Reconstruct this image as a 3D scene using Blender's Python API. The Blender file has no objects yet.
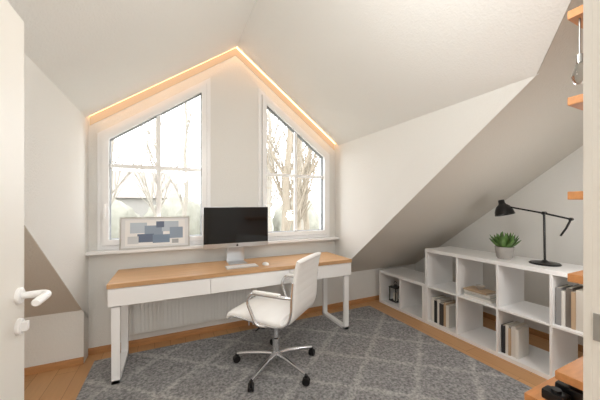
import bpy, bmesh, math, random
from mathutils import Vector, Matrix
random.seed(7)
scene = bpy.context.scene
try:
    scene.view_settings.view_transform = 'Standard'
    scene.view_settings.exposure = 0.0
except Exception: pass
COL = scene.collection

# ------------------------------------------------------------------ materials
def lin(c):
    return tuple(((v/255)/12.92 if v/255<=0.04045 else (((v/255)+0.055)/1.055)**2.4) for v in c)+(1.0,)
_m={}
def mat(name, rgb, rough=0.6, metal=0.0, bump=0.0, bscale=60, var=0.0, vscale=8, emis=None, estr=0, stretch=None, coat=0):
    if name in _m: return _m[name]
    m=bpy.data.materials.new(name); m.use_nodes=True; nt=m.node_tree; b=nt.nodes['Principled BSDF']
    b.inputs['Base Color'].default_value=lin(rgb); b.inputs['Roughness'].default_value=rough; b.inputs['Metallic'].default_value=metal
    if coat: b.inputs['Coat Weight'].default_value=coat
    tc=nt.nodes.new('ShaderNodeTexCoord'); src=tc.outputs['Object']
    if stretch:
        mp=nt.nodes.new('ShaderNodeMapping'); mp.inputs['Scale'].default_value=stretch; nt.links.new(src,mp.inputs[0]); src=mp.outputs[0]
    if var>0:
        n=nt.nodes.new('ShaderNodeTexNoise'); n.inputs['Scale'].default_value=vscale; n.inputs['Detail'].default_value=5
        nt.links.new(src,n.inputs['Vector'])
        r=nt.nodes.new('ShaderNodeValToRGB'); r.color_ramp.elements[0].position=0.3; r.color_ramp.elements[1].position=0.7
        c=lin(rgb); r.color_ramp.elements[0].color=tuple(v*(1-var) for v in c[:3])+(1,); r.color_ramp.elements[1].color=tuple(min(1,v*(1+var)) for v in c[:3])+(1,)
        nt.links.new(n.outputs['Fac'],r.inputs[0]); nt.links.new(r.outputs[0],b.inputs['Base Color'])
    if bump>0:
        n=nt.nodes.new('ShaderNodeTexNoise'); n.inputs['Scale'].default_value=bscale; n.inputs['Detail'].default_value=3
        nt.links.new(src,n.inputs['Vector'])
        bp=nt.nodes.new('ShaderNodeBump'); bp.inputs['Strength'].default_value=bump; bp.inputs['Distance'].default_value=0.01
        nt.links.new(n.outputs['Fac'],bp.inputs['Height']); nt.links.new(bp.outputs[0],b.inputs['Normal'])
    if emis:
        b.inputs['Emission Color'].default_value=lin(emis); b.inputs['Emission Strength'].default_value=estr
    _m[name]=m; return m

M_wall=mat('plaster_white',(239,238,234),0.9,bump=0.35,bscale=90)
M_ceil=mat('ceiling_white',(243,243,240),0.9,bump=0.3,bscale=90)
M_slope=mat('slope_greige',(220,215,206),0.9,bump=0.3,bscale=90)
M_white=mat('white_lacquer',(252,252,252),0.35)
M_door=mat('door_cream',(242,239,232),0.45)
M_frame=mat('window_plastic',(255,255,255),0.3)
M_gasket_shadow=mat('window_gasket_shadow',(128,130,132),0.6)  # grey for the glass gasket and the painted shadow line around the sash
M_black=mat('black_satin',(14,14,16),0.35)
M_screen=mat('screen_glass',(6,6,8),0.08)
M_alu=mat('aluminium',(205,207,210),0.3,metal=0.8)
M_chrome=mat('chrome',(222,224,228),0.2,metal=1.0)
M_leather=mat('white_leather',(253,253,252),0.45,bump=0.1,bscale=120)
M_oak=mat('oak_top',(202,160,116),0.4,var=0.12,vscale=3,stretch=(1,14,14))
M_base=mat('baseboard_oak',(196,144,96),0.45,var=0.12,vscale=4,stretch=(2,2,14))
M_orange=mat('pine_board',(208,144,88),0.5,var=0.12,vscale=4,stretch=(2,12,12))
M_paper=mat('paper',(235,230,218),0.8)
M_pot=mat('pot_stone',(168,164,159),0.8,var=0.12,vscale=14)
M_leaf=mat('succulent_leaf',(90,124,64),0.5,var=0.3,vscale=20)
M_rad=mat('radiator_enamel',(250,249,246),0.4)
M_steel=mat('satin_steel',(170,170,168),0.3,metal=1.0)
M_led=mat('led_diffuser',(255,215,170),0.5,emis=(255,192,130),estr=4.2)
M_led2=mat('led_profile_face',(90,70,50),0.6,emis=(255,216,172),estr=.62)

def mat_floor():
    m=bpy.data.materials.new('wood_floor'); m.use_nodes=True; nt=m.node_tree; b=nt.nodes['Principled BSDF']
    tc=nt.nodes.new('ShaderNodeTexCoord')
    mp=nt.nodes.new('ShaderNodeMapping'); mp.inputs['Rotation'].default_value=(0,0,math.pi/2)
    nt.links.new(tc.outputs['Object'],mp.inputs[0])
    br=nt.nodes.new('ShaderNodeTexBrick'); br.inputs['Scale'].default_value=1.0
    br.inputs['Brick Width'].default_value=1.2; br.inputs['Row Height'].default_value=0.14; br.inputs['Mortar Size'].default_value=0.0018
    br.inputs['Color1'].default_value=lin((220,172,122)); br.inputs['Color2'].default_value=lin((211,161,112)); br.inputs['Mortar'].default_value=lin((170,124,82))
    br.offset=0.37
    nt.links.new(mp.outputs[0],br.inputs['Vector'])
    mp2=nt.nodes.new('ShaderNodeMapping'); mp2.inputs['Scale'].default_value=(22,1.5,1)
    nt.links.new(tc.outputs['Object'],mp2.inputs[0])
    n=nt.nodes.new('ShaderNodeTexNoise'); n.inputs['Scale'].default_value=2.5; n.inputs['Detail'].default_value=5; nt.links.new(mp2.outputs[0],n.inputs['Vector'])
    mx=nt.nodes.new('ShaderNodeMix'); mx.data_type='RGBA'; mx.blend_type='MULTIPLY'; mx.inputs[0].default_value=0.15
    nt.links.new(br.outputs['Color'],mx.inputs[6]); nt.links.new(n.outputs['Fac'],mx.inputs[7])
    nt.links.new(mx.outputs[2],b.inputs['Base Color']); b.inputs['Roughness'].default_value=0.4
    return m
def mat_rug():
    m=bpy.data.materials.new('rug_pile'); m.use_nodes=True; nt=m.node_tree; b=nt.nodes['Principled BSDF']; L=nt.links
    tc=nt.nodes.new('ShaderNodeTexCoord')
    wn=nt.nodes.new('ShaderNodeTexNoise'); wn.inputs['Scale'].default_value=16; L.new(tc.outputs['Object'],wn.inputs['Vector'])
    sub=nt.nodes.new('ShaderNodeVectorMath'); sub.operation='SUBTRACT'; sub.inputs[1].default_value=(.5,.5,.5); L.new(wn.outputs['Color'],sub.inputs[0])
    sc=nt.nodes.new('ShaderNodeVectorMath'); sc.operation='SCALE'; sc.inputs['Scale'].default_value=0.08; L.new(sub.outputs[0],sc.inputs[0])
    ad=nt.nodes.new('ShaderNodeVectorMath'); ad.operation='ADD'; L.new(tc.outputs['Object'],ad.inputs[0]); L.new(sc.outputs[0],ad.inputs[1])
    sp=nt.nodes.new('ShaderNodeSeparateXYZ'); L.new(ad.outputs[0],sp.inputs[0])
    def mth(op,a,bv,c=None):
        n=nt.nodes.new('ShaderNodeMath'); n.operation=op
        for i,v in enumerate((a,bv,c)):
            if v is None: continue
            if isinstance(v,(int,float)): n.inputs[i].default_value=v
            else: L.new(v,n.inputs[i])
        return n.outputs[0]
    xs=mth('MULTIPLY',sp.outputs[0],1/0.66); ys=mth('MULTIPLY',sp.outputs[1],1/0.54)
    lines=[]
    for s in ('ADD','SUBTRACT'):
        t=mth(s,xs,ys); p=mth('PINGPONG',t,0.5)
        mr=nt.nodes.new('ShaderNodeMapRange'); mr.interpolation_type='SMOOTHSTEP'; mr.inputs[1].default_value=0.01; mr.inputs[2].default_value=0.09; mr.inputs[3].default_value=1; mr.inputs[4].default_value=0
        L.new(p,mr.inputs[0]); lines.append(mr.outputs[0])
    ln=mth('MAXIMUM',lines[0],lines[1])
    n1=nt.nodes.new('ShaderNodeTexNoise'); n1.inputs['Scale'].default_value=50; n1.inputs['Detail'].default_value=7; n1.inputs['Roughness'].default_value=.66; L.new(tc.outputs['Object'],n1.inputs['Vector'])
    r=nt.nodes.new('ShaderNodeValToRGB'); r.color_ramp.elements[0].position=0.35; r.color_ramp.elements[0].color=lin((108,108,109)); r.color_ramp.elements[1].position=0.65; r.color_ramp.elements[1].color=lin((180,179,179)); L.new(n1.outputs['Fac'],r.inputs[0])
    r2=nt.nodes.new('ShaderNodeValToRGB'); r2.color_ramp.elements[0].position=0.35; r2.color_ramp.elements[0].color=lin((144,143,142)); r2.color_ramp.elements[1].position=0.65; r2.color_ramp.elements[1].color=lin((212,210,208)); L.new(n1.outputs['Fac'],r2.inputs[0])
    mx=nt.nodes.new('ShaderNodeMix'); mx.data_type='RGBA'; f=mth('MULTIPLY',ln,0.72); L.new(f,mx.inputs[0]); L.new(r.outputs[0],mx.inputs[6]); L.new(r2.outputs[0],mx.inputs[7])
    L.new(mx.outputs[2],b.inputs['Base Color']); b.inputs['Roughness'].default_value=0.95
    bp=nt.nodes.new('ShaderNodeBump'); bp.inputs['Strength'].default_value=0.4; bp.inputs['Distance'].default_value=0.012; L.new(n1.outputs['Fac'],bp.inputs['Height']); L.new(bp.outputs[0],b.inputs['Normal'])
    return m
def mat_glass():
    m=bpy.data.materials.new('window_glass'); m.use_nodes=True; nt=m.node_tree; nt.nodes.remove(nt.nodes['Principled BSDF'])
    o=nt.nodes['Material Output']; t=nt.nodes.new('ShaderNodeBsdfTransparent'); g=nt.nodes.new('ShaderNodeBsdfGlossy'); g.inputs['Roughness'].default_value=0.02
    mx=nt.nodes.new('ShaderNodeMixShader'); mx.inputs[0].default_value=0.04
    nt.links.new(t.outputs[0],mx.inputs[1]); nt.links.new(g.outputs[0],mx.inputs[2]); nt.links.new(mx.outputs[0],o.inputs[0]); return m
def mat_bulb():
    m=bpy.data.materials.new('bulb_glass'); m.use_nodes=True; nt=m.node_tree; b=nt.nodes['Principled BSDF']
    b.inputs['Base Color'].default_value=lin((225,225,222)); b.inputs['Roughness'].default_value=.03; b.inputs['Transmission Weight'].default_value=1; b.inputs['IOR'].default_value=1.25; return m
M_floor=mat_floor(); M_rug=mat_rug(); M_glass=mat_glass(); M_bulb=mat_bulb()

# ------------------------------------------------------------------ mesh helpers
def addobj(name, bm, mats, parent=None, loc=(0,0,0), rot=(0,0,0), smooth=False):
    me=bpy.data.meshes.new(name); bmesh.ops.recalc_face_normals(bm,faces=bm.faces[:]); bm.to_mesh(me); bm.free()
    if not isinstance(mats,(list,tuple)): mats=[mats]
    for m in mats: me.materials.append(m)
    if smooth:
        for p in me.polygons: p.use_smooth=True
        try: me.set_sharp_from_angle(angle=math.radians(40))
        except Exception: pass
    o=bpy.data.objects.new(name,me); COL.objects.link(o); o.location=loc; o.rotation_euler=rot
    if parent: o.parent=parent
    return o
def thing(name,label,cat,loc=(0,0,0),rz=0,group=None):
    e=bpy.data.objects.new(name,None); e.empty_display_size=0.05; COL.objects.link(e); e.location=loc; e.rotation_euler=(0,0,rz)
    tag(e,label,cat,group); return e
def tag(o,label,cat,group=None):
    o['label']=label; o['category']=cat
    if group: o['group']=group
    return o
def struct(o,label=None,cat=None):
    o['kind']='structure'
    if label: o['label']=label
    if cat: o['category']=cat
    return o
def bx(bm,x0,x1,y0,y1,z0,z1,bev=0,mi=0,mtx=None):
    t=bmesh.new(); bmesh.ops.create_cube(t,size=1.0)
    for v in t.verts: v.co=Vector((x0+(v.co.x+.5)*(x1-x0), y0+(v.co.y+.5)*(y1-y0), z0+(v.co.z+.5)*(z1-z0)))
    if bev>0: bmesh.ops.bevel(t,geom=t.edges[:],offset=bev,segments=2,affect='EDGES',profile=0.7)
    merge(bm,t,mi,mtx); return bm
def merge(bm,t,mi=0,mtx=None):
    mp={}
    for v in t.verts: mp[v]=bm.verts.new(mtx@v.co if mtx else v.co)
    for f in t.faces:
        try:
            nf=bm.faces.new([mp[v] for v in f.verts]); nf.material_index=mi
        except ValueError: pass
    t.free()
def box(name,d,m,parent=None,bev=0.002,loc=(0,0,0),rot=(0,0,0)):
    bm=bmesh.new(); bx(bm,*d,bev=bev); return addobj(name,bm,m,parent,loc,rot)
def prism_xz(bm,poly,y0,y1,mi=0):
    a=[bm.verts.new((x,y0,z)) for x,z in poly]; b=[bm.verts.new((x,y1,z)) for x,z in poly]
    n=len(poly); fs=[bm.faces.new(a),bm.faces.new(b[::-1])]
    for i in range(n): fs.append(bm.faces.new([a[i],b[i],b[(i+1)%n],a[(i+1)%n]]))
    for f in fs: f.material_index=mi
def prism_pts(bm,pts,off,mi=0):
    off=Vector(off); a=[bm.verts.new(Vector(p)) for p in pts]; b=[bm.verts.new(Vector(p)+off) for p in pts]; n=len(pts)
    fs=[bm.faces.new(a),bm.faces.new(b[::-1])]
    for i in range(n): fs.append(bm.faces.new([a[i],b[i],b[(i+1)%n],a[(i+1)%n]]))
    for f in fs: f.material_index=mi
def inset(poly,d):
    n=len(poly); out=[]
    for i in range(n):
        p0=Vector(poly[i-1]);p1=Vector(poly[i]);p2=Vector(poly[(i+1)%n])
        e1=(p1-p0).normalized(); e2=(p2-p1).normalized()
        n1=Vector((-e1.y,e1.x)); n2=Vector((-e2.y,e2.x))
        b=(n1+n2).normalized(); k=d/max(0.1,b.dot(n1)); out.append(tuple(p1+b*k))
    return out
def ring(bm,outer,inner,y0,y1):
    n=len(outer)
    oa=[bm.verts.new((x,y0,z)) for x,z in outer]; ob=[bm.verts.new((x,y1,z)) for x,z in outer]
    ia=[bm.verts.new((x,y0,z)) for x,z in inner]; ib=[bm.verts.new((x,y1,z)) for x,z in inner]
    for i in range(n):
        j=(i+1)%n
        bm.faces.new([oa[i],oa[j],ia[j],ia[i]]); bm.faces.new([ob[i],ib[i],ib[j],ob[j]])
        bm.faces.new([oa[i],ob[i],ob[j],oa[j]]); bm.faces.new([ia[i],ia[j],ib[j],ib[i]])
def tube(bm,pts,r,seg=12,mi=0,flat=None):
    pts=[Vector(p) for p in pts]; n=len(pts); rs=r if isinstance(r,(list,tuple)) else [r]*n
    rings=[]; up=None
    for i in range(n):
        t=(pts[min(i+1,n-1)]-pts[max(i-1,0)]).normalized()
        if up is None:
            up=Vector((0,0,1)) if abs(t.z)<0.9 else Vector((1,0,0))
        side=t.cross(up)
        if side.length<1e-4: side=t.cross(Vector((0,1,0)))
        side.normalize(); up=side.cross(t).normalized()
        rr=[]
        for k in range(seg):
            a=2*math.pi*k/seg
            rr.append(bm.verts.new(pts[i]+side*math.cos(a)*rs[i]*(flat or 1)+up*math.sin(a)*rs[i]))
        rings.append(rr)
    for i in range(n-1):
        for k in range(seg):
            f=bm.faces.new([rings[i][k],rings[i][(k+1)%seg],rings[i+1][(k+1)%seg],rings[i+1][k]]); f.material_index=mi
    for e in (rings[0],rings[-1]):
        f=bm.faces.new(e); f.material_index=mi
def lathe(bm,prof,seg=28,c=(0,0,0),mi=0,mtx=None):
    c=Vector(c); rings=[]
    for r,z in prof:
        if r<1e-5:
            p=Vector((0,0,z)); p=(mtx@p if mtx else p)+c; rings.append([bm.verts.new(p)])
        else:
            rr=[]
            for k in range(seg):
                a=2*math.pi*k/seg; p=Vector((r*math.cos(a),r*math.sin(a),z)); p=(mtx@p if mtx else p)+c; rr.append(bm.verts.new(p))
            rings.append(rr)
    for A,B in zip(rings,rings[1:]):
        for k in range(seg):
            k2=(k+1)%seg
            if len(A)==1 and len(B)==1: continue
            if len(A)==1: f=[A[0],B[k],B[k2]]
            elif len(B)==1: f=[A[k],A[k2],B[0]]
            else: f=[A[k],A[k2],B[k2],B[k]]
            bm.faces.new(f).material_index=mi
def arc(pts, rad=0.03, n=5):
    pts=[Vector(p) for p in pts]; out=[pts[0]]
    for i in range(1,len(pts)-1):
        a,b,c=pts[i-1],pts[i],pts[i+1]; d1=(a-b); d2=(c-b); r=min(rad,d1.length*.45,d2.length*.45)
        p=b+d1.normalized()*r; q=b+d2.normalized()*r
        for k in range(n+1):
            t=k/n; out.append((1-t)**2*p+2*t*(1-t)*b+t*t*q)
    out.append(pts[-1]); return out

# ------------------------------------------------------------------ room constants
YW=3.10; XL=-1.8; XR=3.5; DL=-0.68; DR=2.0; RX=0.67; RZ=3.137; EZ=2.165; RA=2.835; RL=2.735; YK=2.95
roof=lambda y: RA-0.769*y
roofL=lambda y: RL-0.769*y
yv=(RA-EZ)/0.769; yr=(RA-RZ)/0.769; yvL=(RL-EZ)/0.769; yrL=(RL-RZ)/0.769
gable=lambda x: RZ-(RZ-EZ)/((RX-DL) if x<RX else (DR-RX))*abs(x-RX)

struct(box('floor',(XL-.2,XR+.2,-2.4,YW+.25,-0.1,0),M_floor,bev=0))
bm=bmesh.new(); T=0.24; Y1=YW+T
WL=[(-0.61,0.96),(0.395,0.96),(0.395,2.765),(-0.61,2.045)]
WR=[(0.935,0.96),(1.905,0.96),(1.905,2.05),(0.935,2.755)]
ext=0.12
prism_xz(bm,[(XL,0),(XR,0),(XR,.45),(XL,.45)],YW,Y1)
prism_xz(bm,[(DL,.45),(DR,.45),(DR,.96),(DL,.96)],YW,Y1)
prism_xz(bm,[(DL,.96),(WL[0][0],.96),(WL[0][0],gable(WL[0][0])+ext),(DL,EZ+ext)],YW,Y1)
prism_xz(bm,[WL[3],WL[2],(WL[2][0],gable(WL[2][0])+ext),(WL[3][0],gable(WL[3][0])+ext)],YW,Y1)
prism_xz(bm,[(WL[1][0],.96),(WR[0][0],.96),(WR[0][0],gable(WR[0][0])+ext),(RX,RZ+ext),(WL[1][0],gable(WL[1][0])+ext)],YW,Y1)
prism_xz(bm,[WR[3],WR[2],(WR[2][0],gable(WR[2][0])+ext),(WR[3][0],gable(WR[3][0])+ext)],YW,Y1)
prism_xz(bm,[(WR[1][0],.96),(DR,.96),(DR,EZ+ext),(WR[1][0],gable(WR[1][0])+ext)],YW,Y1)
struct(addobj('wall_back',bm,M_wall))
struct(box('wall_knee',(XL,DL-.004,YK,YW,0,roofL(YK)+.02),M_wall,bev=0))
t=0.12; nrm=Vector((0,0.769,1)).normalized()*t
bm=bmesh.new(); e_=.004
ye=YW+.2
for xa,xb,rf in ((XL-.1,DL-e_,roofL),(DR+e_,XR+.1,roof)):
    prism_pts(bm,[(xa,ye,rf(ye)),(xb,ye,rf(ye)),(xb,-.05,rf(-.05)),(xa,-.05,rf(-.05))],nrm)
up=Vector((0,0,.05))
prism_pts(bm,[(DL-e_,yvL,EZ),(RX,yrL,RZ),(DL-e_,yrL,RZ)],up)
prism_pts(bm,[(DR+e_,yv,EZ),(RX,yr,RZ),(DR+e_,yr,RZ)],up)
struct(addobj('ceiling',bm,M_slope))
SL=YW-0.075
bm=bmesh.new()
prism_pts(bm,[(DL,SL,EZ),(RX,SL,RZ),(RX,yrL,RZ),(DL,yvL,EZ)],(-.02,0,0.05))
prism_pts(bm,[(DR,SL,EZ),(RX,SL,RZ),(RX,yr,RZ),(DR,yv,EZ)],(.02,0,0.05))
for xe in (DL,DR):
    prism_pts(bm,[(xe,Y1,EZ+.08),(RX,Y1,RZ+.08),(RX,1.6,RZ+.08),(xe,1.6,EZ+.08)],(0,0,0.08))
o=addobj('ceiling',bm,M_ceil); o.name='ceiling_dormer'; struct(o)
for i,(xa,xb) in enumerate(((DL+.01,RX),(RX,DR-.01))):
    bm=bmesh.new()
    za,zb=gable(xa),gable(xb)
    prism_pts(bm,[(xa,YW-.065,za+.026),(xb,YW-.065,zb+.026),(xb,YW-.004,zb+.026),(xa,YW-.004,za+.026)],(0,0,.012))
    prism_pts(bm,[(xa,YW-.006,za-.06),(xb,YW-.006,zb-.06),(xb,YW-.006,zb+.022),(xa,YW-.006,za+.022)],(0,.005,0),mi=1)
    o=addobj('led_strip',bm,[M_led,M_led2]); tag(o,'warm glowing light strip along the sloped gable edge','light strip','gable light strips')
bm=bmesh.new()
prism_pts(bm,[(DR,YW,roof(YW)-.02),(DR,YW,EZ+.1),(DR,yv-.04,EZ+.1),(DR,yv-.01,EZ),(DR,yv,EZ)],(.0035,0,0)); struct(addobj('wall_right',bm,M_wall))
bm=bmesh.new()
prism_pts(bm,[(DL,YW,roofL(YW)-.02),(DL,YW,EZ+.1),(DL,yvL-.04,EZ+.1),(DL,yvL-.01,EZ),(DL,yvL,EZ)],(-.0035,0,0))
prism_pts(bm,[(DL,YW,0),(DL,YW,roofL(YW)),(DL,YK,roofL(YK)),(DL,YK,0)],(-.0035,0,0)); struct(addobj('wall_left',bm,M_wall))
struct(box('wall_gable_right',(XR,XR+.15,0,YW+.2,0,3.0),M_wall,bev=0)).name='wall_east'
struct(box('wall_gable_left',(XL-.15,XL,0,YW+.2,0,3.0),M_wall,bev=0)).name='wall_west'
YD=0.2; JX=0.656; JL=-0.50
bm=bmesh.new()
prism_xz(bm,[(XL,0),(JL,0),(JL,3.3),(XL,3.3)],0.0,YD)
prism_xz(bm,[(JX,0),(XR,0),(XR,3.3),(JX,3.3)],0.0,YD)
prism_xz(bm,[(JL,2.1),(JX,2.1),(JX,3.3),(JL,3.3)],0.0,YD)
struct(addobj('wall_front',bm,M_wall))
struct(box('wall_hall_west',(-1.1,-1.0,-2.3,0,0,2.5),M_wall,bev=0)); struct(box('wall_hall_east',(1.3,1.4,-2.3,0,0,2.5),M_wall,bev=0))
struct(box('wall_hall_south',(-1.1,1.4,-2.4,-2.3,0,2.5),M_wall,bev=0)); o=struct(box('ceiling',(-1.1,1.4,-2.4,0,2.5,2.6),M_wall,bev=0)); o.name='ceiling_hall'
bm=bmesh.new()
bx(bm,JX-.018,JX+.0,-.02,YD+.002,0,2.1,0.002); bx(bm,JX-.018,JX+.07,YD,YD+.012,0,2.17,0.002)
bx(bm,JL,JL+.018,-.02,YD+.002,0,2.1,0.002); bx(bm,JL-.07,JL+.018,YD,YD+.012,0,2.17,0.002)
bx(bm,JL,JX,-.02,YD+.012,2.085,2.17,0.002)
fr=struct(addobj('trim_1',bm,M_door))
box('strike_plate',(JX-.020,JX-.018,YD-.012,YD-.001,1.155,1.20),M_steel,parent=fr,bev=0.0005)
def bb(name,d): struct(box(name,d,M_base,bev=0.003))
bb('baseboard_back',(DL,XR,YW-.015,YW,0,.06)); bb('baseboard_right',(XR-.015,XR,YD,YW-.015,0,.06)); bb('baseboard_left',(XL,DL,YK-.015,YK,0,.06))
struct(box('trim_sill',(DL,DR,YW-.105,YW+.03,0.930,0.958),M_white,bev=0.005)).name='trim_2'

# ------------------------------------------------------------------ windows
def window(name,poly,bx_,hz,side):
    bm=bmesh.new(); i1=inset(poly,0.040); ring(bm,poly,i1,YW-.015,YW+.075)
    w=struct(addobj(name,bm,M_frame),'white plastic framed window with slanted top','window')
    bm=bmesh.new(); i0=inset(poly,0.042); i2=inset(poly,0.092); ring(bm,i0,i2,YW-.040,YW+.06)
    i3=inset(poly,0.097)
    addobj('sash',bm,M_frame,w)
    bm=bmesh.new(); ring(bm,inset(poly,.089),i3,YW-.006,YW+.05)
    ring(bm,inset(poly,.0385),inset(poly,.0425),YW-.020,YW+.05); addobj('gasket_shadow_line',bm,M_gasket_shadow,w)  # this outer grey ring paints the shadow line between frame and sash
    bm=bmesh.new(); prism_xz(bm,i2,YW+.025,YW+.03); addobj('glass_pane',bm,M_glass,w)
    xa,xb=i2[0][0],i2[1][0]; zb=i2[0][1]; (tx1,tz1),(tx0,tz0)=i2[2],i2[3]
    top=lambda x: tz0+(tz1-tz0)*(x-tx0)/(tx1-tx0)
    bm=bmesh.new(); h=.018
    prism_xz(bm,[(bx_-h,zb),(bx_+h,zb),(bx_+h,top(bx_+h)),(bx_-h,top(bx_-h))],YW-.004,YW+.024)
    prism_xz(bm,[(xa,hz-h),(xb,hz-h),(xb,hz+h),(xa,hz+h)],YW-.0035,YW+.0235)
    addobj('glazing_bar',bm,M_frame,w)
    hx = i0[1][0]-.025 if side>0 else i0[0][0]+.025
    hd=bmesh.new(); bx(hd,hx-.014,hx+.014,YW-.050,YW-.040,1.34,1.42,.003); tube(hd,arc([(hx,YW-.046,1.38),(hx,YW-.081,1.38),(hx,YW-.081,1.26)],.015),.009)
    addobj('window_handle',hd,M_frame,w,smooth=True)
window('window_1',WL,-.105,1.755,-1); window('window_2',WR,1.42,1.745,-1)

# ------------------------------------------------------------------ door leaf
dl=thing('door_1','white open door leaf with lever handle','door',(-.468,0,0)); dl['kind']='structure'
bm=bmesh.new(); bx(bm,-.042,0,.25,1.295,.01,2.03,.003); addobj('door_leaf',bm,M_door,dl)
bm=bmesh.new()
RX90=Matrix.Rotation(math.radians(90),4,'Y')
lathe(bm,[(0,0),(.027,0),(.027,.008),(.024,.011),(0,.011)],c=(0,1.25,1.07),mtx=RX90)
tube(bm,arc([(0,1.25,1.07),(.082,1.25,1.07),(.084,1.14,1.07)],.03,6)+[Vector((.084,1.135,1.07))],[.011]+[.013]*7+[.013,.009],seg=16)
addobj('door_handle',bm,M_white,dl,smooth=True)['label']='white rounded lever handle'
bm=bmesh.new(); lathe(bm,[(0,0),(.027,0),(.027,.008),(.024,.011),(0,.011)],c=(0,1.25,.965),mtx=RX90); bx(bm,.008,.026,1.24,1.26,.95,.98,.002)
addobj('door_lock',bm,M_white,dl,smooth=True)

# ------------------------------------------------------------------ rug
bm=bmesh.new(); bx(bm,-1.52,1.52,-1.0,1.0,0,.014,.005)
o=addobj('rug',bm,M_rug,loc=(.92,1.93,0.001)); tag(o,'grey mottled rug with pale diamond lattice pattern','rug')

# ------------------------------------------------------------------ radiator
r=thing('radiator','white ribbed panel radiator under the desk','radiator',(.27,YW-.060,.14))
bm=bmesh.new(); bx(bm,-.63,.63,-.008,.012,0,.44,.003)
x=-.612
while x<.62:
    bx(bm,x-.012,x+.012,-.020,-.006,.014,.426,.004); x+=.034
addobj('panel',bm,M_rad,r)
bm=bmesh.new(); bx(bm,-.635,.635,-.024,.05,.44,.452,.002); addobj('top_grille',bm,M_rad,r)
bm=bmesh.new(); tube(bm,[(.59,0.01,0.02),(.59,0.01,-.13)],.008); tube(bm,[(.54,0.01,0.02),(.54,0.01,-.13)],.008); addobj('pipe',bm,M_rad,r,smooth=True)

# ------------------------------------------------------------------ desk
dk=thing('desk','long white desk with oak top and three drawers','desk',(.685,2.45,.0155))
W=1.115; D=.53; z0=-.0155
bm=bmesh.new(); bx(bm,-W,W,-.0,D,.75+z0,.785+z0,.003); addobj('desk_top',bm,M_oak,dk)['label']='oak wood top'
bm=bmesh.new(); bx(bm,-W+.005,W-.005,.02,D-.01,.615+z0,.75+z0,.002); addobj('body',bm,M_white,dk)
for k in range(3):
    xa=-W+.005+k*(2*W-.01)/3; xb=xa+(2*W-.01)/3
    bm=bmesh.new(); bx(bm,xa+.0025,xb-.0025,.003,.021,.613+z0,.744+z0,.002); addobj('drawer',bm,M_white,dk)
for s in (-1,1):
    bm=bmesh.new(); xc=s*(W-.055); hw=.028; tt=.015
    bx(bm,xc-hw,xc+hw,.02,.02+2*tt,0,.615+z0,.002); bx(bm,xc-hw,xc+hw,D-.03-2*tt,D-.03,0,.615+z0,.002)
    bx(bm,xc-hw,xc+hw,.02,D-.03,0,2*tt,.002); bx(bm,xc-hw,xc+hw,.02,D-.03,.60+z0,.615+z0,.002)
    addobj('leg',bm,M_white,dk)

# ------------------------------------------------------------------ computer
DZ=.785
mc=thing('desktop_computer','silver all-in-one computer with black screen','computer',(.62,2.80,DZ))
bm=bmesh.new(); bx(bm,-.33,.33,-.010,.008,.165,.575,.006)
lathe(bm,[(0,.03),(.08,.028),(.16,.012),(.2,0)],c=(0,.006,.38),mtx=Matrix.Rotation(math.radians(-90),4,'X'))
addobj('housing',bm,M_alu,mc,smooth=True)
bm=bmesh.new(); bx(bm,-.327,.327,-.0125,-.0095,.208,.572,.001); addobj('screen',bm,M_screen,mc)['label']='black switched-off screen'
bm=bmesh.new()
prism_pts(bm,[(-.09,-.07,.0),(.09,-.07,.0),(.09,.1,.0),(-.09,.1,.0)],(0,0,.005))
prism_pts(bm,[(-.09,.1,.0),(-.09,.09,.0),(-.09,.02,.3),(-.09,.03,.3)],(.18,0,0))
addobj('stand',bm,M_alu,mc)
bm=bmesh.new()
prism_xz(bm,[(.010*math.cos(a)*(1-.12*(abs(math.cos(a))<.3)),.185+.011*math.sin(a)*(1-.2*(abs(math.cos(a))<.25))) for a in [k*math.pi/8 for k in range(16)]],-.012,-.0105)
prism_xz(bm,[(0,.197),(.005,.200),(.006,.205),(.001,.202)],-.012,-.0105)
addobj('logo',bm,M_black,mc)['label']='small dark fruit emblem'
kb=thing('keyboard','slim white aluminium keyboard on the desk','keyboard',(.62,2.60,DZ))
bm=bmesh.new(); bx(bm,-.15,.15,-.06,.06,0,.010,.003); addobj('body',bm,M_alu,kb)
bm=bmesh.new()
for r_ in range(5):
    for c_ in range(14): bx(bm,-.145+c_*.0208,-.145+c_*.0208+.018,-.055+r_*.022,-.055+r_*.022+.019,.010,.0125,.001)
addobj('keys',bm,M_white,kb)['kind']='stuff'
bm=bmesh.new(); lathe(bm,[(.03,0),(.031,.006),(.026,.016),(.014,.022),(0,.023)],mtx=Matrix.Diagonal((1,1.7,1,1)))
o=addobj('computer_mouse',bm,M_white,loc=(.86,2.60,DZ),smooth=True); tag(o,'white smooth computer mouse beside the keyboard','computer mouse')

# ------------------------------------------------------------------ framed picture on sill
pc=thing('framed_picture','framed abstract print of blue blocks on the sill','picture',(-.125,3.02,.959))
pc.rotation_euler=(math.radians(-5),0,0)
bm=bmesh.new(); o_=[(-.305,0),(.305,0),(.305,.305),(-.305,.305)]; ring(bm,o_,inset(o_,.012),-.01,.01); addobj('frame',bm,mat('pale_frame',(204,202,198),.5),pc)
cols=[(236,238,240),(152,168,188),(108,122,146),(196,208,220),(214,218,222),(184,187,190),(130,150,174),(250,250,250)]
ms=[mat('print_%d'%i,c,.6) for i,c in enumerate(cols)]
bm=bmesh.new(); bx(bm,-.292,.292,-.001,.006,.013,.292,0,0)
R=[(-.26,.26,.03,.275,7),(-.22,-.08,.15,.25,3),(-.10,.06,.12,.22,1),(.05,.20,.16,.26,3),(.12,.24,.09,.20,1),(-.16,-.02,.06,.14,2),(-.03,.12,.05,.13,6),(-.24,-.15,.05,.12,4),(.0,.07,.20,.26,2),(.14,.20,.04,.08,5)]
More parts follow.
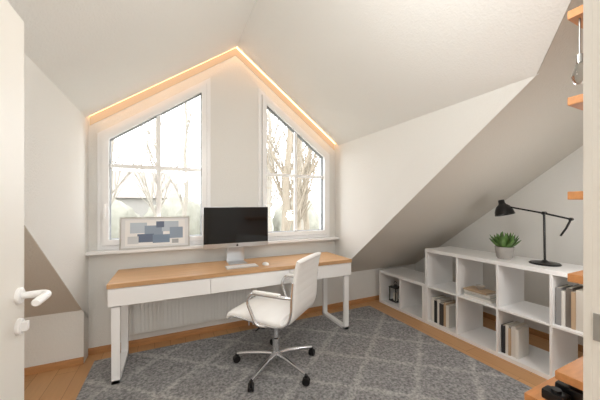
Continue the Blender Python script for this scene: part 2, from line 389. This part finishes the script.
for i,(a,b_,c,d,mi) in enumerate(R): bx(bm,a,b_,-.0022-i*.0002,-.0008,c,d,0,mi)
addobj('print',bm,ms,pc)

# ------------------------------------------------------------------ chair
ang=math.radians(130)
ch=thing('office_chair','white leather swivel chair with chrome arms and star base','chair',(.81,2.17,.0155),ang)
def spline(P,n=8):
    P=[Vector((p[0],p[1])) for p in P]; out=[]
    for i in range(len(P)-1):
        p0=P[max(i-1,0)];p1=P[i];p2=P[i+1];p3=P[min(i+2,len(P)-1)]
        for k in range(n):
            t=k/n; out.append(.5*((2*p1)+(-p0+p2)*t+(2*p0-5*p1+4*p2-p3)*t*t+(-p0+3*p1-3*p2+p3)*t**3))
    out.append(P[-1]); return out
def pad(name,P,hw,th,parent,m,ribs,dish=0.0,n=8):
    pts=spline(P,n); N=len(pts); bm=bmesh.new(); rows=[]
    nx=14
    for i,p in enumerate(pts):
        t=(pts[min(i+1,N-1)]-pts[max(i-1,0)]).normalized(); nn=Vector((-t.y,t.x))
        rib=abs(math.sin(math.pi*ribs*i/(N-1)))**.5 if ribs else 1
        edge=[.35,.75,.93,1][min(3,min(i,N-1-i))]
        row=[]
        for side in (1,-1):
            rng=range(nx+1) if side==1 else range(nx,-1,-1)
            for k in rng:
                s=math.sin((k/nx-.5)*math.pi); e=(1-abs(s)**8)**.5 if abs(s)<1 else 0
                h=th*.5*(.3+.7*e)*(0.88+.12*rib)*edge
                d=dish*(s*s)
                q=p+nn*(side*h+d); row.append(bm.verts.new((q.x,s*hw,q.y)))
        rows.append(row)
    L=len(rows[0])
    for a,b_ in zip(rows,rows[1:]):
        for k in range(L): bm.faces.new([a[k],a[(k+1)%L],b_[(k+1)%L],b_[k]])
    bm.faces.new(rows[0]); bm.faces.new(rows[-1])
    bmesh.ops.remove_doubles(bm,verts=bm.verts[:],dist=1e-5)
    return addobj(name,bm,m,parent,smooth=True)
seatP=[(.31,.44),(.30,.465),(.24,.482),(.05,.472),(-.10,.462),(-.18,.472)]
backP=[(-.185,.472),(-.235,.505),(-.262,.58),(-.268,.70),(-.277,.81),(-.293,.90),(-.308,.955)]
pad('seat',[(x,z) for x,z in seatP],.25,.066,ch,M_leather,8,n=14)
pad('backrest',backP,.232,.042,ch,M_leather,10,n=14,dish=.005)
for s in (-1,1):
    bm=bmesh.new(); P=spline(seatP[1:]+backP[1:-2],5); tube(bm,[(p.x,s*.249,p.y-.012) for p in P],.009,seg=8); addobj('side_rail',bm,M_chrome,ch,smooth=True)
for s in (-1,1):
    bm=bmesh.new()
    tube(bm,arc([(-.06,s*.24,.44),(.02,s*.27,.445),(.10,s*.28,.62),(.06,s*.28,.69),(-.20,s*.278,.69),(-.268,s*.24,.68)],.05,6),.012,seg=10,flat=1.0)
    a_=addobj('armrest',bm,M_chrome,ch,smooth=True)
    bm=bmesh.new(); bx(bm,-.19,.04,s*.279-.019,s*.279+.019,.697,.714,.007); addobj('arm_pad',bm,M_leather,a_,smooth=True)['label']='white padded arm top'
bm=bmesh.new(); lathe(bm,[(0,.10),(.03,.10),(.03,.24),(.022,.245),(.022,.41),(0,.41)]); addobj('gas_column',bm,M_chrome,ch,smooth=True)
bm=bmesh.new(); bx(bm,-.12,.10,-.07,.07,.385,.437,.012); bx(bm,-.03,.03,-.23,.23,.41,.438,.006); tube(bm,[(.02,.05,.42),(.03,.2,.405),(.03,.26,.40)],.006); addobj('tilt_mechanism',bm,M_black,ch,smooth=True)
bm=bmesh.new(); lathe(bm,[(0,.135),(.036,.13),(.04,.11),(.036,.085),(0,.08)]); addobj('hub',bm,M_chrome,ch,smooth=True)
for k in range(5):
    a=math.radians(2+72*k)-ang; c,s=math.cos(a),math.sin(a)
    bm=bmesh.new(); tube(bm,[(c*.02,s*.02,.108),(c*.12,s*.12,.108),(c*.26,s*.26,.092),(c*.345,s*.345,.078)],[.021,.019,.015,.012],seg=10); addobj('base_leg',bm,M_chrome,ch,smooth=True)
    cs=bmesh.new(); mt=Matrix.Rotation(a+.6,4,'Z')@Matrix.Rotation(math.radians(90),4,'X')
    for off in (-.014,.014):
        oo=Matrix.Rotation(a+.6,4,'Z')@Vector((0,off,0))
        lathe(cs,[(0,-.008),(.026,-.008),(.030,-.004),(.030,.004),(.026,.008),(0,.008)],seg=18,c=(c*.35+oo.x,s*.35+oo.y,.0305),mtx=mt)
    lathe(cs,[(0,.075),(.012,.075),(.018,.05),(.016,.03),(0,.03)],seg=12,c=(c*.35,s*.35,0))
    addobj('caster',cs,M_black,ch,smooth=True)

# ------------------------------------------------------------------ shelves
SX0=2.69; SX1=3.13; P0=2.245; pit=.389
def shelf(name,label,y0,ncol,pitch,H,rows,loc):
    e=thing(name,label,'shelf',loc); Wd=ncol*pitch; dx=(SX1-SX0)/2
    bm=bmesh.new(); th=.036
    bx(bm,-dx,dx,-Wd/2,Wd/2,H-th,H,.002); bx(bm,-dx,dx,-Wd/2,Wd/2,0,th,.002)
    bx(bm,-dx,dx,-Wd/2,-Wd/2+th,th,H-th,.001); bx(bm,-dx,dx,Wd/2-th,Wd/2,th,H-th,.001)
    addobj('frame',bm,M_white,e)
    for k in range(1,ncol):
        bm=bmesh.new(); y=-Wd/2+k*pitch; bx(bm,-dx+.003,dx-.003,y-.009,y+.009,th,H-th,.001); addobj('divider',bm,M_white,e)
    if rows==2:
        bm=bmesh.new(); bx(bm,-dx+.002,dx-.002,-Wd/2+th,Wd/2-th,H/2-.009,H/2+.009,.001); addobj('shelf_board',bm,M_white,e)
    return e
SH=.87
shelf('bookshelf','white open cube bookshelf two rows high',0,4,pit,SH,2,((SX0+SX1)/2,P0-2*pit,0))
shelf('bookshelf','low white open cube shelf one row high',0,2,.385,.455,1,((SX0+SX1)/2,P0+.385+.003,0))

def book(name,loc,w,h,d,rgb,rz=0,lie=False,label='paperback book',group=None,cat='book',tilt=0):
    cm=mat('cover_%d_%d_%d'%rgb,rgb,.55)
    bm=bmesh.new(); c=.0025
    bx(bm,0,d,0,c,0,h,0,0); bx(bm,0,d,w-c,w,0,h,0,0); bx(bm,0,c,c,w-c,0,h,0,0)
    bx(bm,c,d-.004,c,w-c,.003,h-.003,0,1)
    o=addobj(name,bm,[cm,M_paper],loc=loc)
    if lie: o.rotation_euler=(math.radians(90),0,rz)
    else: o.rotation_euler=(tilt,0,rz)
    return tag(o,label,cat,group)
zb=.0365; zm=SH/2+.0095; xb_=SX0+.04
def row(ystart,z,specs,group,x=xb_):
    y=ystart
    for w,h,d,rgb,lab in specs:
        book('book',(x+random.uniform(0,.02),y-w,z),w,h,d,rgb,label=lab,group=group); y-=w+.0012
white=(236,234,228); dark=(44,46,50); grey=(150,150,150); tan=(196,170,140)
row(P0-.05,zb,[(.04,.27,.2,white,'tall white book standing upright'),(.03,.25,.18,dark,'slim black book standing upright'),(.035,.27,.2,white,'tall white book standing upright'),(.045,.24,.2,(70,66,64),'dark brown book standing upright'),(.03,.26,.2,tan,'tan book standing upright'),(.035,.24,.18,white,'white book standing upright')],'books in the lower first cube')
row(P0-2*pit-.015,zb,[(.028,.25,.19,dark,'black book standing upright'),(.026,.26,.19,white,'white book standing upright'),(.018,.24,.18,tan,'thin tan book standing upright'),(.036,.265,.2,(226,222,214),'thick cream binder standing upright'),(.022,.25,.17,white,'white book standing upright')],'books in the lower third cube')
row(P0-3*pit-.015,zm,[(.03,.29,.2,grey,'grey book standing upright'),(.022,.27,.2,white,'white book standing upright'),(.035,.30,.21,(120,112,104),'taupe book standing upright'),(.025,.28,.2,tan,'tan book standing upright'),(.04,.30,.21,(214,208,198),'cream binder standing upright'),(.03,.27,.2,dark,'black book standing upright'),(.04,.29,.2,white,'white book standing upright')],'books in the upper fourth cube')
ln=thing('candle_lantern','small dark metal candle lantern on the low shelf','lantern',(SX0+.16,P0+.62,zb))
bm=bmesh.new()
for sx in (-1,1):
    for sy in (-1,1): bx(bm,sx*.055-.006,sx*.055+.006,sy*.055-.006,sy*.055+.006,.012,.19,.001)
bx(bm,-.065,.065,-.065,.065,0,.012,.002); bx(bm,-.065,.065,-.065,.065,.188,.2,.002)
lathe(bm,[(.05,.2),(.02,.23),(0,.232)],seg=4); tube(bm,[(0,.03*math.cos(a),.24+.03*math.sin(a)) for a in [k*math.pi/8 for k in range(-2,11)]],.003,seg=6)
addobj('frame',bm,mat('dark_metal',(60,58,56),.5),ln)
bm=bmesh.new(); lathe(bm,[(0,.012),(.03,.012),(.03,.11),(.026,.113),(0,.113)]); addobj('candle',bm,M_paper,ln,smooth=True)
bm=bmesh.new(); lathe(bm,[(0,0),(.035,0),(.055,.04),(.05,.09),(.025,.13),(.028,.15),(.02,.15),(.02,.13),(0,.12)])
o=addobj('vase',bm,M_white,loc=(SX0+.15,P0+.475,zb),smooth=True); tag(o,'small white ceramic vase on the low shelf','vase')
z=zm
for w,h,d,rgb in ((.022,.27,.2,white),(.018,.26,.19,(190,190,186)),(.025,.25,.18,white),(.014,.23,.17,tan)):
    o=book('book',(xb_,P0-pit-.05+0,z),w,h,d,rgb,lie=True,label='book lying flat in a stack on the shelf',group='stacked books in the second cube')
    o.rotation_euler=(math.radians(90),0,0); o.location=(xb_+random.uniform(0,.02),P0-pit-.045,z)
    z+=w+.001
bm=bmesh.new(); lathe(bm,[(0,0),(.02,0),(.024,.005),(.038,.028),(.042,.04),(.039,.04),(.034,.028),(.02,.008),(0,.007)])
o=addobj('bowl',bm,mat('bowl_glaze',(196,190,182),.4),loc=(xb_+.10,P0-pit-.16,z),smooth=True); tag(o,'small pale bowl on the stacked books','bowl')

# ------------------------------------------------------------------ plant
pl=thing('potted_succulent','small green succulent in a grey stone pot','plant',(2.87,1.50,SH))
bm=bmesh.new(); lathe(bm,[(0,0),(.052,0),(.064,.02),(.074,.09),(.077,.115),(.069,.115),(.066,.1),(0,.098)]); addobj('pot',bm,M_pot,pl,smooth=True)
bm=bmesh.new()
def leaf(bm,az,el,L,w):
    d=Vector((math.cos(az)*math.cos(el),math.sin(az)*math.cos(el),math.sin(el))); s=Vector((-math.sin(az),math.cos(az),0)); n=s.cross(d)
    pr=[(0,.8),(.25,1),(.5,.95),(.75,.7),(.92,.32),(1,.04)]; rings=[]
    for t,ww in pr:
        c=Vector((math.cos(az)*.02,math.sin(az)*.02,.095))+d*L*t-n*0.12*L*(t*t); hw=w*ww; th=w*.45*ww
        rings.append([bm.verts.new(c+s*hw),bm.verts.new(c+n*th),bm.verts.new(c-s*hw),bm.verts.new(c-n*th)])
    for a,b_ in zip(rings,rings[1:]):
        for k in range(4): bm.faces.new([a[k],a[(k+1)%4],b_[(k+1)%4],b_[k]])
    bm.faces.new(rings[0]); bm.faces.new(rings[-1])
for ringi,(n,el,L) in enumerate(((9,36,.145),(8,50,.155),(6,66,.16),(4,82,.16))):
    for k in range(n): leaf(bm,2*math.pi*k/n+ringi*.4+random.uniform(-.1,.1),math.radians(el+random.uniform(-4,4)),L*random.uniform(.93,1.06),.024)
o=addobj('leaves',bm,M_leaf,pl,smooth=True); o['kind']='stuff'

# ------------------------------------------------------------------ desk lamp
lp=thing('desk_lamp','black articulated metal desk lamp on the bookshelf','lamp',(2.92,1.21,SH))
bm=bmesh.new(); lathe(bm,[(0,0),(.105,0),(.108,.006),(.10,.014),(.03,.02),(.014,.035),(0,.035)],seg=36); addobj('base',bm,M_black,lp,smooth=True)
bm=bmesh.new(); tube(bm,[(0,0,.02),(0,.005,.44)],.0085); lathe(bm,[(0,-.02),(.014,-.02),(.014,.02),(0,.02)],c=(0,.005,.44),mtx=Matrix.Rotation(math.radians(90),4,'Y')); addobj('pole',bm,M_black,lp,smooth=True)
bm=bmesh.new(); tube(bm,[(0,-.17,.395),(0,.0,.437),(0,.29,.495)],.0075); tube(bm,[(0.0,-.17,.395),(0,-.14,.32),(0,-.105,.255)],.0075); lathe(bm,[(0,-.014),(.013,-.014),(.013,.014),(0,.014)],c=(0,-.17,.395),mtx=Matrix.Rotation(math.radians(90),4,'Y')); addobj('arm',bm,M_black,lp,smooth=True)
bm=bmesh.new(); mt=Matrix.Rotation(math.radians(-14),4,'X')
lathe(bm,[(.0,.085),(.024,.085),(.028,.05),(.034,.04),(.056,.02),(.074,-.02),(.082,-.062),(.078,-.062),(.070,-.02),(.050,.014),(0,.03)],c=(0,.325,.475),mtx=mt); addobj('lamp_shade',bm,M_black,lp,smooth=True)
bm=bmesh.new(); bmesh.ops.create_uvsphere(bm,u_segments=16,v_segments=10,radius=.026)
for v in bm.verts: v.co=mt@v.co+Vector((0,.32,.46))
addobj('bulb',bm,mat('bulb_opal',(245,240,230),.3),lp,smooth=True)

# ------------------------------------------------------------------ wall shelf boards beside door
for z_ in (2.10,1.78,1.43,1.125,.77):
    d=.485-YD if z_>1 else .50-YD
    o=box('wall_shelf',(0,.75,0,d-.0,-.03,0),M_orange,bev=.003,loc=(1.335 if z_>1 else 1.28,YD+.001,z_)); tag(o,'orange pine wall shelf board beside the door','shelf','pine wall shelves')
o=box('wall_shelf',(0,.8,0,.375,-.03,0),M_orange,bev=.003,loc=(1.235,YD+.001,.655)); tag(o,'deeper orange pine wall shelf board','shelf','pine wall shelves')
for i,(x,y,w,d,h) in enumerate(((1.262,.50,.05,.07,.035),(1.325,.475,.06,.09,.05),(1.40,.49,.08,.07,.045))):
    bm=bmesh.new(); bx(bm,-w/2,w/2,-d/2,d/2,0,h,.008); lathe(bm,[(0,0),(.016,0),(.016,.010),(0,.010)],c=(0,0,h)); o=addobj('storage_box',bm,M_black,loc=(x+w/2,y,.6555),smooth=True); tag(o,'small black case on the pine shelf','box','black cases on the pine shelf')
bl=thing('pendant_bulb','clear glass bulb hanging from the pine shelf','light bulb',(1.365,.462,2.07))
bm=bmesh.new(); tube(bm,[(0,0,0),(0,0,-.14)],.003); lathe(bm,[(0,0),(.010,0),(.010,-.03),(0,-.03)],c=(0,0,-.135)); addobj('socket',bm,M_steel,bl,smooth=True)
bm=bmesh.new(); lathe(bm,[(.009,-.163),(.012,-.172),(.020,-.197),(.023,-.215),(.016,-.238),(0,-.247)]); addobj('bulb',bm,M_bulb,bl,smooth=True)

# ------------------------------------------------------------------ outside
M_lawn=mat('lawn',(130,131,118),.95,var=.2,vscale=.6)
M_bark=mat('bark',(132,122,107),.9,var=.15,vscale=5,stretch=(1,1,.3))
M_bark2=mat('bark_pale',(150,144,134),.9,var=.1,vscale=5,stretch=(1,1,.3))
M_hedge=mat('hedge',(142,141,130),.95,var=.12,vscale=2)
o=box('lawn',(-60,70,4,90,-3.1,-3.0),M_lawn,bev=0); tag(o,'pale winter lawn outside the window','lawn'); o['kind']='stuff'
def tree(loc,H,r,lean,seed,nb=9,mb=None):
    mb=mb or M_bark
    random.seed(seed); e=thing('tree','bare winter tree with pale tan bark','tree',loc,group='bare garden trees')
    pts=[Vector((0,0,0))]; N=9
    for i in range(1,N+1): pts.append(Vector((lean[0]*i/N+random.uniform(-.08,.08),lean[1]*i/N+random.uniform(-.08,.08),H*i/N)))
    bm=bmesh.new(); tube(bm,pts,[r*(1-.7*i/N) for i in range(N+1)],seg=10); addobj('trunk',bm,mb,e,smooth=True)
    bm=bmesh.new()
    for k in range(nb):
        i=random.randint(3,N-1); p=pts[i]; az=random.uniform(0,6.28); L=H*random.uniform(.18,.32); rr=r*(1-.8*i/N)*.42
        d=Vector((math.cos(az),math.sin(az),random.uniform(1.2,2.6))).normalized(); q=[p]
        for j in range(1,5): q.append(p+d*L*j/4+Vector((random.uniform(-.06,.06),random.uniform(-.06,.06),.03*j*j)))
        tube(bm,q,[rr*(1-.2*j) for j in range(5)],seg=6)
        for j in (1,2,3):
            for _ in range(2):
                d2=(d+Vector((random.uniform(-.6,.6),random.uniform(-.6,.6),random.uniform(0,.8)))).normalized(); L2=L*.5
                tube(bm,[q[j],q[j]+d2*L2*.5,q[j]+d2*L2+Vector((0,0,.1))],[rr*.4,rr*.28,rr*.1],seg=5)
    addobj('branches',bm,mb,e,smooth=True)['kind']='stuff'
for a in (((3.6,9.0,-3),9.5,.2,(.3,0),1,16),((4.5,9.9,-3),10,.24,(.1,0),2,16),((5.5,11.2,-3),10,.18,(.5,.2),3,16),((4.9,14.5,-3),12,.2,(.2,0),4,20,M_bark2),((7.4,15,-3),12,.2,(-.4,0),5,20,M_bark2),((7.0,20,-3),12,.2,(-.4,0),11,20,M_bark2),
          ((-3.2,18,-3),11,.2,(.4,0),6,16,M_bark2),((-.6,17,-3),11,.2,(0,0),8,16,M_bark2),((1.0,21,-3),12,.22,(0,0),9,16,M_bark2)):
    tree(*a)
random.seed(3)
for i in range(5):
    bm=bmesh.new(); bmesh.ops.create_icosphere(bm,subdivisions=4,radius=1)
    for v in bm.verts:
        v.co*=1+.12*math.sin(v.co.x*7+i)*math.cos(v.co.y*6)+random.uniform(-.05,.05); v.co=Vector((v.co.x*2.3,v.co.y*1.5,v.co.z*2.4))
    zmin=min(v.co.z for v in bm.verts)
    o=addobj('bush',bm,M_hedge,loc=(-10+i*5.3,25+random.uniform(-1,1),-3-zmin),smooth=True); tag(o,'rounded pale green garden bush','bush','garden bushes')
hs=thing('neighbour_house','pale rendered house with tiled pitched roof','house',(-4.5,36,-3))
bm=bmesh.new(); bx(bm,-5,5,-4,4,0,5.2); addobj('body',bm,mat('render_pale',(156,153,148),.9),hs)
bm=bmesh.new(); prism_pts(bm,[(-5.4,-4.5,5.1),(-5.4,4.5,5.1),(-5.4,0,8.2)],(10.8,0,0)); addobj('roof',bm,mat('roof_tiles',(144,136,130),.9),hs)

# ------------------------------------------------------------------ light
K=2.2
w=bpy.data.worlds.new('sky'); scene.world=w; w.use_nodes=True; bg=w.node_tree.nodes['Background']; bg.inputs[0].default_value=(.96,.98,1.0,1); bg.inputs[1].default_value=2.4*K
for (nm,loc,en,rad) in (('ceiling_fill',(.67,.75,2.2),10*K,.2),('side_fill',(2.45,.65,1.15),4.2*K,.12),('side_fill',(-1.25,.55,1.2),5*K,.15),('hall_fill',(.2,-1.1,2.1),13*K,.2)):  # unseen point fills added to brighten the room; no lamps stand there
    l=bpy.data.lights.new(nm,'POINT'); l.energy=en; l.shadow_soft_size=rad; l.color=(1,.99,.97)
    o=bpy.data.objects.new(nm,l); o.location=loc; COL.objects.link(o); tag(o,'unseen warm white fill light added to brighten the room','light')

cam=bpy.data.cameras.new('camera'); cam.lens=16.32; cam.sensor_width=36; cam.shift_y=5/600; cam.clip_start=.02
co=bpy.data.objects.new('camera',cam); co.location=(0,0,1.38); co.rotation_euler=(math.radians(90),0,math.radians(-25.5)); COL.objects.link(co); scene.camera=co
